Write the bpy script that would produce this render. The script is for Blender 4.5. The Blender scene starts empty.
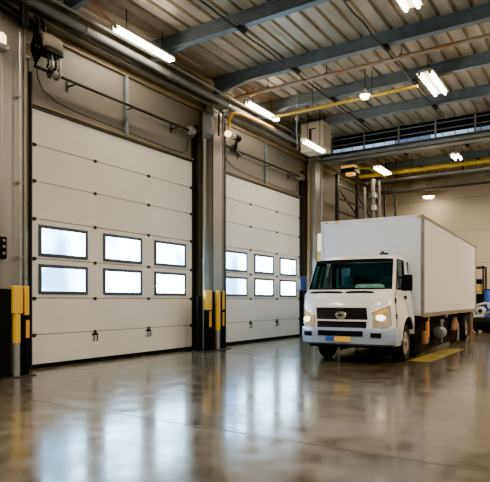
import bpy, bmesh, math, random
from mathutils import Vector, Matrix
random.seed(7)
sc = bpy.context.scene
COL = sc.collection
PI = math.pi

# ------------------------------------------------------------------ materials
def mat(name, color, rough=0.5, metal=0.0, var=0.0, vscale=3.0, bump=0.0, bscale=40.0, emit=None, estr=0.0,
        coat=0.0, stretch=(1, 1, 1), dark=None):
    m = bpy.data.materials.new(name); m.use_nodes = True
    nt = m.node_tree; p = nt.nodes['Principled BSDF']
    c = (*color, 1)
    p.inputs['Base Color'].default_value = c
    p.inputs['Roughness'].default_value = rough
    p.inputs['Metallic'].default_value = metal
    p.inputs['Coat Weight'].default_value = coat
    if emit:
        p.inputs['Emission Color'].default_value = (*emit, 1)
        p.inputs['Emission Strength'].default_value = estr
    tc = nt.nodes.new('ShaderNodeTexCoord')
    mp = nt.nodes.new('ShaderNodeMapping'); mp.inputs['Scale'].default_value = stretch
    nt.links.new(tc.outputs['Object'], mp.inputs['Vector'])
    if var > 0:
        n = nt.nodes.new('ShaderNodeTexNoise'); n.inputs['Scale'].default_value = vscale
        n.inputs['Detail'].default_value = 5
        nt.links.new(mp.outputs['Vector'], n.inputs['Vector'])
        r = nt.nodes.new('ShaderNodeValToRGB')
        r.color_ramp.elements[0].position = 0.35; r.color_ramp.elements[1].position = 0.65
        d = dark or tuple(v * (1 - var) for v in color)
        r.color_ramp.elements[0].color = (*d, 1)
        r.color_ramp.elements[1].color = c
        nt.links.new(n.outputs['Fac'], r.inputs['Fac'])
        nt.links.new(r.outputs['Color'], p.inputs['Base Color'])
    if bump > 0:
        n2 = nt.nodes.new('ShaderNodeTexNoise'); n2.inputs['Scale'].default_value = bscale
        nt.links.new(mp.outputs['Vector'], n2.inputs['Vector'])
        b = nt.nodes.new('ShaderNodeBump'); b.inputs['Strength'].default_value = bump
        b.inputs['Distance'].default_value = 0.02
        nt.links.new(n2.outputs['Fac'], b.inputs['Height'])
        nt.links.new(b.outputs['Normal'], p.inputs['Normal'])
    return m

def emitter(name, color, s):
    return mat(name, (0.8, 0.8, 0.8), 0.4, emit=color, estr=s)

def bands(m, axis, scale, strength, dist=0.01, profile='SIN'):
    """fine ribs pressed into a sheet: a wave bump along one object axis"""
    nt = m.node_tree; p = nt.nodes['Principled BSDF']
    tc = nt.nodes.new('ShaderNodeTexCoord')
    w = nt.nodes.new('ShaderNodeTexWave'); w.wave_type = 'BANDS'; w.bands_direction = axis
    w.wave_profile = profile
    w.inputs['Scale'].default_value = scale; w.inputs['Distortion'].default_value = 0
    nt.links.new(tc.outputs['Object'], w.inputs['Vector'])
    b = nt.nodes.new('ShaderNodeBump'); b.inputs['Strength'].default_value = strength
    b.inputs['Distance'].default_value = dist
    nt.links.new(w.outputs['Fac'], b.inputs['Height'])
    nt.links.new(b.outputs['Normal'], p.inputs['Normal'])
    return m

def seams(m, axis, pitch, width, darkcol):
    """thin dark joints of a panelled wall, repeated along one object axis"""
    nt = m.node_tree; p = nt.nodes['Principled BSDF']
    tc = nt.nodes.new('ShaderNodeTexCoord'); sx = nt.nodes.new('ShaderNodeSeparateXYZ')
    nt.links.new(tc.outputs['Object'], sx.inputs[0])
    md = nt.nodes.new('ShaderNodeMath'); md.operation = 'PINGPONG'; md.inputs[1].default_value = pitch / 2
    nt.links.new(sx.outputs[axis], md.inputs[0])
    lt = nt.nodes.new('ShaderNodeMath'); lt.operation = 'LESS_THAN'; lt.inputs[1].default_value = width
    nt.links.new(md.outputs[0], lt.inputs[0])
    mx = nt.nodes.new('ShaderNodeMix'); mx.data_type = 'RGBA'
    mx.inputs['B'].default_value = (*darkcol, 1)
    src = p.inputs['Base Color'].links[0].from_socket if p.inputs['Base Color'].is_linked else None
    if src: nt.links.new(src, mx.inputs['A'])
    else: mx.inputs['A'].default_value = p.inputs['Base Color'].default_value
    nt.links.new(lt.outputs[0], mx.inputs['Factor'])
    nt.links.new(mx.outputs['Result'], p.inputs['Base Color'])
    return m

M = {}
M['wall'] = seams(mat('wall_panel', (0.165, 0.15, 0.115), 0.45, var=0.12, vscale=0.9), 'Y', 1.05, 0.006, (0.12, 0.11, 0.09))
M['backwall'] = seams(mat('back_wall_panel', (0.78, 0.66, 0.47), 0.5, var=0.06, vscale=0.5), 'Z', 1.6, 0.012, (0.35, 0.29, 0.2))
M['deck'] = mat('roof_deck', (0.60, 0.51, 0.37), 0.34, 0.3, var=0.45, vscale=1.3, bump=0.35, bscale=2.2, stretch=(2.2, 0.5, 1))
M['girder'] = mat('blue_grey_paint', (0.19, 0.235, 0.27), 0.45, 0.1, var=0.25, vscale=4)
M['steel'] = mat('grey_steel', (0.30, 0.29, 0.26), 0.35, 0.5, var=0.25, vscale=3, stretch=(1, 1, 0.3))
M['lightsteel'] = mat('pale_steel', (0.31, 0.295, 0.255), 0.35, 0.4, var=0.2, vscale=3, stretch=(1, 1, 0.3))
M['tan'] = mat('tan_purlin', (0.24, 0.185, 0.085), 0.5, 0.1, var=0.3, vscale=2)
M['dark'] = mat('dark_metal', (0.018, 0.019, 0.02), 0.5, 0.2, var=0.3, vscale=6)
M['black'] = mat('black_rubber', (0.006, 0.006, 0.007), 0.75, var=0.3, vscale=8)
M['yellow'] = mat('safety_yellow', (0.85, 0.50, 0.02), 0.4, var=0.12, vscale=5)
M['amber'] = mat('amber_yellow', (0.85, 0.38, 0.03), 0.4, var=0.2, vscale=5)
M['orangepipe'] = mat('copper_orange_pipe', (0.45, 0.22, 0.09), 0.4, 0.3, var=0.45, vscale=1.5, dark=(0.5, 0.42, 0.3))
M['yellowpipe'] = mat('yellow_pipe', (0.80, 0.55, 0.03), 0.4, var=0.15, vscale=2)
M['galv'] = mat('galvanised', (0.45, 0.455, 0.455), 0.3, 0.7, var=0.2, vscale=5)
M['cable'] = mat('grey_cable', (0.30, 0.29, 0.27), 0.5, var=0.2)
M['doorwhite'] = bands(mat('door_sheet', (0.80, 0.775, 0.72), 0.42, var=0.05, vscale=1.2), 'Z', 5.2, 0.25, 0.006)
M['doorframe'] = mat('window_frame_grey', (0.05, 0.065, 0.08), 0.4, 0.2, var=0.2)
M['hingeblack'] = mat('hinge_black', (0.02, 0.02, 0.02), 0.45, 0.4, var=0.2)
M['cream'] = mat('cream_housing', (0.60, 0.55, 0.42), 0.4, var=0.12, vscale=4)
M['whitepaint'] = mat('truck_white', (0.86, 0.86, 0.87), 0.22, coat=0.6, var=0.02)
M['boxwhite'] = bands(mat('box_white', (0.80, 0.79, 0.77), 0.4, var=0.05, vscale=0.8, stretch=(1, 1, 0.25)), 'Y', 2.1, 0.08, 0.01)
M['boxfront'] = mat('box_front_white', (0.76, 0.81, 0.88), 0.35, var=0.03, vscale=1)
M['alurail'] = mat('aluminium_rail', (0.30, 0.29, 0.27), 0.35, 0.8, var=0.3, vscale=5)
M['brownrail'] = mat('brown_rail', (0.30, 0.22, 0.15), 0.5, 0.2, var=0.35, vscale=4)
M['bumper'] = mat('bumper_silver', (0.40, 0.49, 0.65), 0.25, 0.15, coat=0.4, var=0.04)
M['chrome'] = mat('chrome', (0.85, 0.85, 0.83), 0.12, 1.0, var=0.05)
M['brass'] = mat('emblem_metal', (0.72, 0.66, 0.48), 0.2, 0.9, var=0.1)
M['grille'] = bands(mat('grille_black', (0.012, 0.012, 0.014), 0.35, var=0.2), 'Z', 9, 0.5, 0.02)
M['tyre'] = mat('tyre_rubber', (0.016, 0.016, 0.016), 0.7, var=0.3, vscale=9, bump=0.3, bscale=30)
M['rim'] = mat('wheel_silver', (0.30, 0.285, 0.26), 0.3, 0.7, var=0.2, vscale=9)
M['plateamber'] = mat('plate_amber', (0.95, 0.55, 0.06), 0.4, var=0.06)
M['blue'] = mat('blue_plastic', (0.03, 0.10, 0.45), 0.35, var=0.15)
M['mirrorblue'] = mat('mirror_blue', (0.02, 0.045, 0.16), 0.25, coat=0.5, var=0.15)
M['teal'] = mat('dash_teal', (0.22, 0.48, 0.47), 0.6, var=0.35, vscale=5)
M['seat'] = mat('seat_fabric', (0.05, 0.085, 0.075), 0.8, var=0.3, vscale=9)
M['tank'] = mat('tank_grey_green', (0.25, 0.32, 0.30), 0.35, 0.6, var=0.3, vscale=5)
M['orange'] = mat('orange_plastic', (0.85, 0.32, 0.03), 0.45, var=0.2)
M['rust'] = mat('rust_brown', (0.36, 0.17, 0.08), 0.6, var=0.4, vscale=8)
M['brightwhite'] = mat('machine_white', (0.75, 0.77, 0.78), 0.3, 0.1, var=0.1)
M['crate'] = mat('crate_yellow', (0.70, 0.47, 0.12), 0.55, var=0.2)
M['headlamp_warm'] = mat('headlamp_lens', (0.50, 0.42, 0.24), 0.1, 0.3, coat=1.0, var=0.35, vscale=7, emit=(1.0, 0.72, 0.35), estr=0.15)
M['bulb'] = emitter('headlamp_bulb', (1.0, 0.86, 0.6), 4)
M['tube'] = emitter('fluorescent_tube', (1.0, 0.87, 0.66), 58)
M['warmtube'] = emitter('warm_lamp', (1.0, 0.86, 0.60), 45)
M['wallglow'] = emitter('wall_lamp_glow', (1.0, 0.62, 0.30), 5)
M['bluelamp'] = emitter('blue_dash_lamp', (0.15, 0.5, 1.0), 5)
M['olive'] = mat('olive_panel', (0.48, 0.40, 0.22), 0.55, var=0.35, vscale=1.5)
M['floorline'] = mat('joint_dark', (0.05, 0.045, 0.04), 0.5, var=0.4, vscale=4)
M['markline'] = mat('worn_yellow_paint', (0.42, 0.31, 0.03), 0.3, var=0.85, vscale=1.6, dark=(0.16, 0.125, 0.05))
M['duct'] = mat('duct_grey', (0.22, 0.225, 0.23), 0.62, 0.1, var=0.25, vscale=1.5)

for k_ in ('black', 'tyre', 'grille'): M[k_].node_tree.nodes['Principled BSDF'].inputs['Specular IOR Level'].default_value = 0.15

def pane_mat(name, strength):
    """frosted acrylic backlit by daylight"""
    m = mat(name, (0.6, 0.65, 0.7), 0.12)
    nt = m.node_tree; p = nt.nodes['Principled BSDF']
    tc = nt.nodes.new('ShaderNodeTexCoord')
    n = nt.nodes.new('ShaderNodeTexNoise'); n.inputs['Scale'].default_value = 0.8; n.inputs['Detail'].default_value = 1
    nt.links.new(tc.outputs['Object'], n.inputs['Vector'])
    r = nt.nodes.new('ShaderNodeValToRGB')
    r.color_ramp.elements[0].position = 0.33; r.color_ramp.elements[0].color = (0.05, 0.12, 0.20, 1)
    r.color_ramp.elements[1].position = 0.52; r.color_ramp.elements[1].color = (0.46, 0.75, 1.0, 1)
    nt.links.new(n.outputs['Fac'], r.inputs['Fac'])
    nt.links.new(r.outputs['Color'], p.inputs['Emission Color'])
    p.inputs['Emission Strength'].default_value = strength
    return m
M['pane'] = pane_mat('daylit_pane', 30.0)
M['clerestory'] = pane_mat('clerestory_pane', 1.1)

def glass_mat(name, tint, mixfac):
    m = bpy.data.materials.new(name); m.use_nodes = True
    nt = m.node_tree; nt.nodes.clear()
    out = nt.nodes.new('ShaderNodeOutputMaterial')
    tr = nt.nodes.new('ShaderNodeBsdfTransparent'); tr.inputs['Color'].default_value = (*tint, 1)
    gl = nt.nodes.new('ShaderNodeBsdfGlossy'); gl.inputs['Roughness'].default_value = 0.04
    gl.inputs['Color'].default_value = (0.8, 0.9, 0.88, 1)
    lw = nt.nodes.new('ShaderNodeLayerWeight'); lw.inputs['Blend'].default_value = mixfac
    mx = nt.nodes.new('ShaderNodeMixShader')
    nt.links.new(lw.outputs['Fresnel'], mx.inputs['Fac'])
    nt.links.new(tr.outputs[0], mx.inputs[1]); nt.links.new(gl.outputs[0], mx.inputs[2])
    nt.links.new(mx.outputs[0], out.inputs['Surface'])
    return m
M['glass'] = glass_mat('tinted_windscreen', (0.66, 0.86, 0.82), 0.22)

def floor_mat():
    m = bpy.data.materials.new('polished_concrete'); m.use_nodes = True
    nt = m.node_tree; p = nt.nodes['Principled BSDF']; L = nt.links.new
    tc = nt.nodes.new('ShaderNodeTexCoord')
    def noise(s, d):
        n = nt.nodes.new('ShaderNodeTexNoise'); n.inputs['Scale'].default_value = s; n.inputs['Detail'].default_value = d
        L(tc.outputs['Object'], n.inputs['Vector']); return n
    a = noise(0.45, 8)
    r = nt.nodes.new('ShaderNodeValToRGB')
    r.color_ramp.elements[0].position = 0.33; r.color_ramp.elements[0].color = (0.060, 0.051, 0.035, 1)
    r.color_ramp.elements[1].position = 0.68; r.color_ramp.elements[1].color = (0.165, 0.142, 0.095, 1)
    L(a.outputs['Fac'], r.inputs['Fac'])
    b = noise(3.5, 9)
    r2 = nt.nodes.new('ShaderNodeValToRGB')
    r2.color_ramp.elements[0].position = 0.40; r2.color_ramp.elements[0].color = (0.70, 0.70, 0.70, 1)
    r2.color_ramp.elements[1].position = 0.62; r2.color_ramp.elements[1].color = (1.1, 1.1, 1.1, 1)
    L(b.outputs['Fac'], r2.inputs['Fac'])
    mx = nt.nodes.new('ShaderNodeMix'); mx.data_type = 'RGBA'; mx.blend_type = 'MULTIPLY'; mx.inputs['Factor'].default_value = 1
    L(r.outputs['Color'], mx.inputs['A']); L(r2.outputs['Color'], mx.inputs['B'])
    L(mx.outputs['Result'], p.inputs['Base Color'])
    mr = nt.nodes.new('ShaderNodeMapRange')
    mr.inputs['From Min'].default_value = 0.3; mr.inputs['From Max'].default_value = 0.7
    mr.inputs['To Min'].default_value = 0.10; mr.inputs['To Max'].default_value = 0.24
    L(b.outputs['Fac'], mr.inputs['Value']); L(mr.outputs['Result'], p.inputs['Roughness'])
    p.inputs['Specular IOR Level'].default_value = 0.6
    p.inputs['Coat Weight'].default_value = 0.2; p.inputs['Coat Roughness'].default_value = 0.12
    c = noise(1.1, 3)
    bp = nt.nodes.new('ShaderNodeBump'); bp.inputs['Strength'].default_value = 0.10; bp.inputs['Distance'].default_value = 0.03
    L(c.outputs['Fac'], bp.inputs['Height']); L(bp.outputs['Normal'], p.inputs['Normal']); L(bp.outputs['Normal'], p.inputs['Coat Normal'])
    return m
M['floor'] = floor_mat()
M['orangecord'] = mat('orange_cord', (0.62, 0.20, 0.04), 0.45, var=0.2)

# ------------------------------------------------------------------ mesh helpers
def BM(): return bmesh.new()

def box(bm, x0, x1, y0, y1, z0, z1, bev=0.0, rot=None, pivot=None):
    vs = [bm.verts.new(p) for p in ((x0,y0,z0),(x1,y0,z0),(x1,y1,z0),(x0,y1,z0),(x0,y0,z1),(x1,y0,z1),(x1,y1,z1),(x0,y1,z1))]
    fs = [bm.faces.new([vs[i] for i in f]) for f in ((0,3,2,1),(4,5,6,7),(0,1,5,4),(1,2,6,5),(2,3,7,6),(3,0,4,7))]
    if bev > 0:
        es = list({e for f in fs for e in f.edges})
        r = bmesh.ops.bevel(bm, geom=es, offset=bev, segments=2, affect='EDGES', profile=0.5)
        vs = list({v for f in r['faces'] for v in f.verts} | {v for v in vs if v.is_valid})
    if rot is not None:
        c = Vector(pivot) if pivot else Vector(((x0+x1)/2,(y0+y1)/2,(z0+z1)/2))
        bmesh.ops.rotate(bm, verts=[v for v in vs if v.is_valid], cent=c, matrix=rot)
    return bm

def basis(d):
    d = d.normalized()
    a = Vector((0,0,1)) if abs(d.z) < 0.9 else Vector((1,0,0))
    u = d.cross(a).normalized(); return u, d.cross(u).normalized()

def tube(bm, pts, r, n=10, cap=True):
    """round bar along a polyline; r is one radius or one per point"""
    pts = [Vector(p) for p in pts]; rs = r if isinstance(r, (list, tuple)) else [r] * len(pts)
    rings = []; u = None
    for i, p in enumerate(pts):
        d = (pts[min(i+1, len(pts)-1)] - pts[max(i-1, 0)]).normalized()
        if u is None: u, v = basis(d)
        else:
            u = (u - d * u.dot(d)).normalized(); v = d.cross(u).normalized()
        rings.append([bm.verts.new(p + (u * math.cos(2*PI*k/n) + v * math.sin(2*PI*k/n)) * rs[i]) for k in range(n)])
    for a, b in zip(rings, rings[1:]):
        for k in range(n): bm.faces.new((a[k], a[(k+1)%n], b[(k+1)%n], b[k]))
    if cap:
        bm.faces.new(rings[0][::-1]); bm.faces.new(rings[-1])
    return bm

def bar(bm, a, b, w, h):
    """square bar from a to b"""
    a, b = Vector(a), Vector(b); u, v = basis(b - a)
    q = [(-1,-1),(1,-1),(1,1),(-1,1)]
    A = [bm.verts.new(a + u*w/2*i + v*h/2*j) for i, j in q]; B = [bm.verts.new(b + u*w/2*i + v*h/2*j) for i, j in q]
    for k in range(4): bm.faces.new((A[k], A[(k+1)%4], B[(k+1)%4], B[k]))
    bm.faces.new(A[::-1]); bm.faces.new(B); return bm

def prism(bm, poly, axis, a0, a1):
    """extrude a 2-D outline along an axis: 'x' -> (y,z), 'y' -> (x,z), 'z' -> (x,y)"""
    def P(p, a): return {'x': (a, p[0], p[1]), 'y': (p[0], a, p[1]), 'z': (p[0], p[1], a)}[axis]
    A = [bm.verts.new(P(p, a0)) for p in poly]; B = [bm.verts.new(P(p, a1)) for p in poly]
    n = len(poly)
    for k in range(n): bm.faces.new((A[k], A[(k+1)%n], B[(k+1)%n], B[k]))
    bm.faces.new(A[::-1]); bm.faces.new(B); return bm

def lathe(bm, prof, c, axis='z', n=24):
    """profile of (radius, height) pairs turned about an axis through c"""
    c = Vector(c); rings = []
    for r, h in prof:
        ring = []
        for k in range(n):
            a = 2*PI*k/n; p, q = r*math.cos(a), r*math.sin(a)
            ring.append(bm.verts.new(c + Vector({'z': (p,q,h), 'x': (h,p,q), 'y': (p,h,q)}[axis])))
        rings.append(ring)
    for a, b in zip(rings, rings[1:]):
        for k in range(n): bm.faces.new((a[k], a[(k+1)%n], b[(k+1)%n], b[k]))
    if prof[0][0] > 1e-6: bm.faces.new(rings[0][::-1])
    if prof[-1][0] > 1e-6: bm.faces.new(rings[-1])
    return bm

def obj(name, bm, m, parent=None, smooth=False, loc=(0,0,0)):
    bmesh.ops.remove_doubles(bm, verts=bm.verts, dist=1e-5)
    bmesh.ops.dissolve_degenerate(bm, edges=bm.edges, dist=1e-5)
    bmesh.ops.recalc_face_normals(bm, faces=bm.faces)
    me = bpy.data.meshes.new(name); bm.to_mesh(me); bm.free()
    me.materials.append(M[m] if isinstance(m, str) else m)
    if smooth:
        for p in me.polygons: p.use_smooth = True
        me.set_sharp_from_angle(angle=math.radians(38))
    o = bpy.data.objects.new(name, me); COL.objects.link(o)
    o.location = loc
    if parent is not None: o.parent = parent
    return o

def tag(o, label, cat, group=None, kind=None):
    o['label'] = label; o['category'] = cat
    if group: o['group'] = group
    if kind: o['kind'] = kind
    return o

def thing(name, label, cat, loc=(0,0,0), rz=0.0, group=None, kind=None):
    o = bpy.data.objects.new(name, None); COL.objects.link(o)
    o.location = loc; o.rotation_euler = (0,0,rz); o.empty_display_size = 0.1
    return tag(o, label, cat, group, kind)

def dup(root, loc, label, group=None, rz=None):
    def cp(o, par):
        c = o.copy(); COL.objects.link(c)
        if par is not None: c.parent = par
        for ch in list(o.children): cp(ch, c)
        return c
    r = cp(root, None); r.location = loc; r['label'] = label
    if group: r['group'] = group
    if rz is not None: r.rotation_euler = (0,0,rz)
    return r

# ------------------------------------------------------------------ layout numbers (metres)
XW = -9.6                      # inner face of the dock wall
YB = 28.2                      # back wall
ZR = 7.78                      # underside of the roof deck
DOOR_W, DOOR_H = 5.22, 5.30
D1, D2 = 6.95, 13.62           # near edge of each dock door along the wall

# ------------------------------------------------------------------ the setting
bm = BM(); box(bm, -10.2, 6, -4, YB+0.3, -0.2, 0)
tag(obj('floor', bm, 'floor'), 'polished brown-grey concrete floor mirroring the dock doors', 'floor', kind='structure')

bm = BM()
segs = [(-4, D1, 0, ZR), (D1+DOOR_W, D2, 0, ZR), (D2+DOOR_W, YB, 0, ZR), (D1, D1+DOOR_W, DOOR_H, ZR), (D2, D2+DOOR_W, DOOR_H, ZR)]
for y0, y1, z0, z1 in segs: box(bm, XW-0.25, XW-0.02, y0, y1, z0, z1)
tag(obj('wall_left', bm, 'wall'), 'grey-beige metal panel wall around the two dock doors', 'wall', kind='structure')

bm = BM(); box(bm, -10.2, 6, YB, YB+0.25, 0, ZR+0.2)
tag(obj('wall_back', bm, 'backwall'), 'plain beige panelled wall behind the truck', 'wall', kind='structure')

# corrugated roof deck, flutes running away from the dock wall's near end to the back wall
bm = BM(); poly = []; x = -10.1; pitch = 0.36
while x < 5.9:
    poly += [(x, ZR), (x+0.26, ZR), (x+0.285, ZR+0.065), (x+0.335, ZR+0.065)]
    x += pitch
for (xa, za), (xb, zb) in zip(poly, poly[1:]):
    v = [bm.verts.new(p) for p in ((xa,-4,za),(xb,-4,zb),(xb,YB+0.2,zb),(xa,YB+0.2,za))]; bm.faces.new(v)
box(bm, -10.2, 6, -4, YB+0.25, ZR+0.12, ZR+0.2)
tag(obj('ceiling', bm, 'deck'), 'corrugated metal roof deck with flutes and dark grooves', 'ceiling', kind='structure')

bm = BM(); box(bm, -9.5, 6, 4.80, 4.814, 0, 0.002)
tag(obj('trim_1', bm, mat('joint_brown', (0.13, 0.095, 0.06), 0.3, var=0.4)), 'thin brown floor joint crossing the open foreground', 'floor joint', kind='structure')
bm = BM(); box(bm, -9.4, -5.6, 11.86, 11.93, 0, 0.002)
tag(obj('trim_2', bm, 'floorline'), 'dark floor joint running from the middle column to the truck', 'floor joint', kind='structure')
bm = BM(); box(bm, -3.62, -3.12, 12.6, 16.4, 0, 0.003)
tag(obj('trim_3', bm, 'markline'), 'worn yellow lane marking on the floor beside the truck', 'floor marking', kind='structure')
# eave: channel, tan strip, long grey pipe sit along the top of the dock wall
bm = BM()
box(bm, XW-0.02, XW+0.10, -2, YB-0.05, 6.98, 7.30); box(bm, XW+0.10, XW+0.34, -2, YB-0.05, 7.22, 7.30); box(bm, XW+0.10, XW+0.30, -2, YB-0.05, 6.98, 7.03)
tag(obj('trim_4', bm, 'steel'), 'grey steel eave channel along the top of the dock wall', 'eave channel', kind='structure')
bm = BM(); box(bm, XW-0.02, XW+0.05, -2, YB-0.05, 6.84, 6.96)
tag(obj('trim_5', bm, 'tan'), 'tan strip along the dock wall under the eave channel', 'wall strip', kind='structure')

# ------------------------------------------------------------------ dock doors
SEAMS = [0.08, 0.69, 1.44, 2.25, 3.06, 3.83, 4.57, 5.30]
def make_door(name, label, y0):
    root = thing(name, label, 'dock door', (XW, y0, 0), kind='structure')
    for i, (a, b) in enumerate(zip(SEAMS, SEAMS[1:])):
        bm = BM(); box(bm, -0.05, 0.0, 0, DOOR_W, a+0.007, b-0.007, 0.006)
        obj('door_section', bm, 'doorwhite', root)
    bm = BM(); box(bm, -0.07, -0.052, 0, DOOR_W, 0.05, DOOR_H)
    obj('backing_sheet', bm, 'dark', root)
    for za, zb in ((1.52, 2.14), (2.30, 2.95)):
        for k in range(3):
            ya = 0.16 + k*1.745; yb = ya + 1.28; w = 0.07
            bm = BM()
            box(bm, -0.01, 0.03, ya, yb, za, za+w, 0.006); box(bm, -0.01, 0.03, ya, yb, zb-w, zb, 0.006)
            box(bm, -0.01, 0.03, ya, ya+w, za+w, zb-w, 0.006); box(bm, -0.01, 0.03, yb-w, yb, za+w, zb-w, 0.006)
            fr = obj('window_frame', bm, 'doorframe', root)
            bm = BM(); box(bm, 0.002, 0.012, ya+w-0.005, yb-w+0.005, za+w-0.005, zb-w+0.005)
            obj('pane', bm, 'pane', fr)
    for z in SEAMS[1:-1]:
        for y in (0.06, 1.66, 3.43, DOOR_W-0.06):
            bm = BM(); box(bm, 0.0, 0.022, y-0.035, y+0.035, z-0.045, z+0.03, 0.005)
            tube(bm, [(0.026, y-0.045, z), (0.026, y+0.045, z)], 0.014, 8)
            obj('hinge', bm, 'hingeblack', root)
    for y in (1.66, 3.43):
        bm = BM()
        for dy in (-0.05, 0.05):
            tube(bm, [(0.0, y+dy, 0.64), (0.04, y+dy, 0.62), (0.04, y+dy, 0.50), (0.0, y+dy, 0.47)], 0.014, 8)
        box(bm, 0.0, 0.012, y-0.09, y+0.09, 0.60, 0.65)
        obj('pull_handle', bm, 'hingeblack', root)
    bm = BM(); box(bm, -0.05, 0.015, 0, DOOR_W, 0.0, 0.085, 0.01)
    obj('bottom_seal', bm, 'black', root)
    bm = BM(); box(bm, -0.02, 0.035, 0, DOOR_W, DOOR_H-0.005, DOOR_H+0.05, 0.008)
    obj('top_seal', bm, 'dark', root)
    bm = BM(); box(bm, -0.02, 0.05, -0.02, DOOR_W+0.02, DOOR_H+0.055, DOOR_H+0.10, 0.008)
    obj('header_strip', bm, 'tan', root)
    for y in (-0.07, DOOR_W+0.0):
        bm = BM(); box(bm, -0.02, 0.03, y, y+0.07, 0.02, 6.0); box(bm, 0.03, 0.05, y+0.02, y+0.05, 0.02, 6.0)
        obj('vertical_track', bm, 'dark', root)
    bm = BM(); tube(bm, [(0.24, -0.1, 6.05), (0.24, DOOR_W+0.1, 6.05)], 0.035, 12)
    sh = obj('spring_shaft', bm, 'dark', root)
    for y in (0.25, DOOR_W-0.45):
        bm = BM(); lathe(bm, [(0.04,0),(0.12,0.01),(0.12,0.05),(0.09,0.06),(0.09,0.16),(0.12,0.17),(0.12,0.2),(0.04,0.21)], (0.24, y, 6.05), 'y', 16)
        obj('cable_drum', bm, 'steel', sh)
    for y in (0.9, DOOR_W/2, DOOR_W-0.9):
        bm = BM(); box(bm, -0.02, 0.24, y-0.02, y+0.02, 6.0, 6.02); box(bm, -0.02, 0.0, y-0.03, y+0.03, 5.9, 6.2)
        obj('shaft_bracket', bm, 'dark', sh)
    bm = BM(); yc = 2.62
    box(bm, -0.02, 0.07, yc-0.05, yc+0.05, DOOR_H+0.1, 6.83, 0.008)
    obj('center_strut', bm, 'girder', root)
    return root
make_door('door_1', 'large white sectional dock door nearest the camera, between the near and middle columns', D1)
make_door('door_2', 'smaller-looking white sectional dock door between the middle column and the truck', D2)

# ------------------------------------------------------------------ roof girders
def girder_bm(x0, x1, z0, z1, y, fw=0.18):
    bm = BM()
    box(bm, x0, x1, y-fw/2, y+fw/2, z0, z0+0.022); box(bm, x0, x1, y-fw/2, y+fw/2, z1-0.022, z1)
    box(bm, x0, x1, y-0.010, y+0.010, z0+0.022, z1-0.022)
    return bm
gl = ['blue-grey roof girder meeting the wall above the near column', 'blue-grey roof girder crossing just past the long tube lamp by the first door',
      'blue-grey roof girder above the orange-brown pipe', 'blue-grey roof girder directly beyond the round pendant lamp',
      'blue-grey roof girder just in front of the gantry', 'blue-grey roof girder behind the gantry windows', 'blue-grey roof girder above the lattice truss']
girder_root = None
for i, y in enumerate((7.45, 10.15, 12.75, 15.2, 17.5, 22.6, 25.0)):
    if girder_root is None:
        girder_root = thing('roof_girder', gl[0], 'roof girder', (0, y, 0), group='roof girders under the metal deck')
        obj('girder_body', girder_bm(XW+0.36, 5.9, 7.46, ZR-0.002, 0), 'girder', girder_root)
        bm = BM(); prism(bm, [(XW+0.36, 7.31), (XW+0.62, 7.31), (XW+1.5, 7.455), (XW+0.36, 7.455)], 'y', -0.06, 0.06)
        obj('haunch', bm, 'girder', girder_root)
        for x in (-6.6, -4.2):
            bm = BM(); box(bm, x-0.05, x+0.05, -0.14, 0.14, 7.38, 7.455, 0.01); tube(bm, [(x+0.07, -0.12, 7.42), (x+0.07, 0.12, 7.42)], 0.02, 8)
            obj('conduit_clamp', bm, 'dark', girder_root)
    else: dup(girder_root, (0, y, 0), gl[i])

# conduits running along the building just under the clamps
for x, lb in ((-6.6, 'dark conduit under the roof girders, nearer the dock doors'), (-4.2, 'dark conduit under the roof girders, above the truck')):
    bm = BM(); pts = []
    for k in range(0, 57):
        y = 3.0 + k*0.275
        pts.append((x + 0.012*math.sin(k*1.3), y, 7.355 + 0.012*math.sin(k*0.9)))
    tube(bm, pts, 0.022, 8)
    tag(obj('ceiling_conduit', bm, 'dark', smooth=True), lb, 'conduit', 'conduits along the roof')

# long grey eave pipe and two cables
bm = BM(); tube(bm, [(XW+0.50, -2, 7.13), (XW+0.50, 19.5, 7.13)], 0.085, 16)
t = thing('eave_pipe', 'long thick grey pipe running along the eave above both dock doors', 'pipe')
obj('pipe_run', bm, 'duct', t, True)
for y in (5.0, 7.9, 10.6, 13.2, 15.7, 18.0):
    bm = BM(); tube(bm, [(XW+0.50, y-0.03, 7.13), (XW+0.50, y+0.03, 7.13)], 0.105, 16); box(bm, XW+0.34, XW+0.50, y-0.02, y+0.02, 7.2, 7.24)
    obj('pipe_bracket', bm, 'steel', t)
bm = BM(); tube(bm, [(XW+0.62, -2, 7.32), (XW+0.62, 19.5, 7.32)], 0.035, 10)
tag(obj('eave_conduit', bm, 'steel', smooth=True), 'thin grey conduit beside the thick eave pipe', 'conduit')
def arc_cable(y0, lb):
    bm = BM(); pts = [(XW+0.03, y0+0.1, 6.15), (XW+0.03, y0+0.12, 5.95), (XW+0.03, y0+0.25, 5.72), (XW+0.03, y0+0.6, 5.58), (XW+0.03, y0+1.2, 5.52)]
    pts += [(XW+0.03, y0+1.2+k*0.5, 5.52-0.012*k) for k in range(1, 7)]
    pts += [(XW+0.03, y0+4.75, 5.46), (XW+0.03, y0+4.95, 5.56), (XW+0.03, y0+5.0, 5.9)]
    tube(bm, pts, 0.012, 6)
    tag(obj('wall_cable', bm, 'dark', smooth=True), lb, 'cable', 'cables above the dock doors')
arc_cable(D1, 'thin drooping cable on the wall above the nearest dock door')
arc_cable(D2, 'thin drooping cable on the wall above the second dock door')

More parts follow.
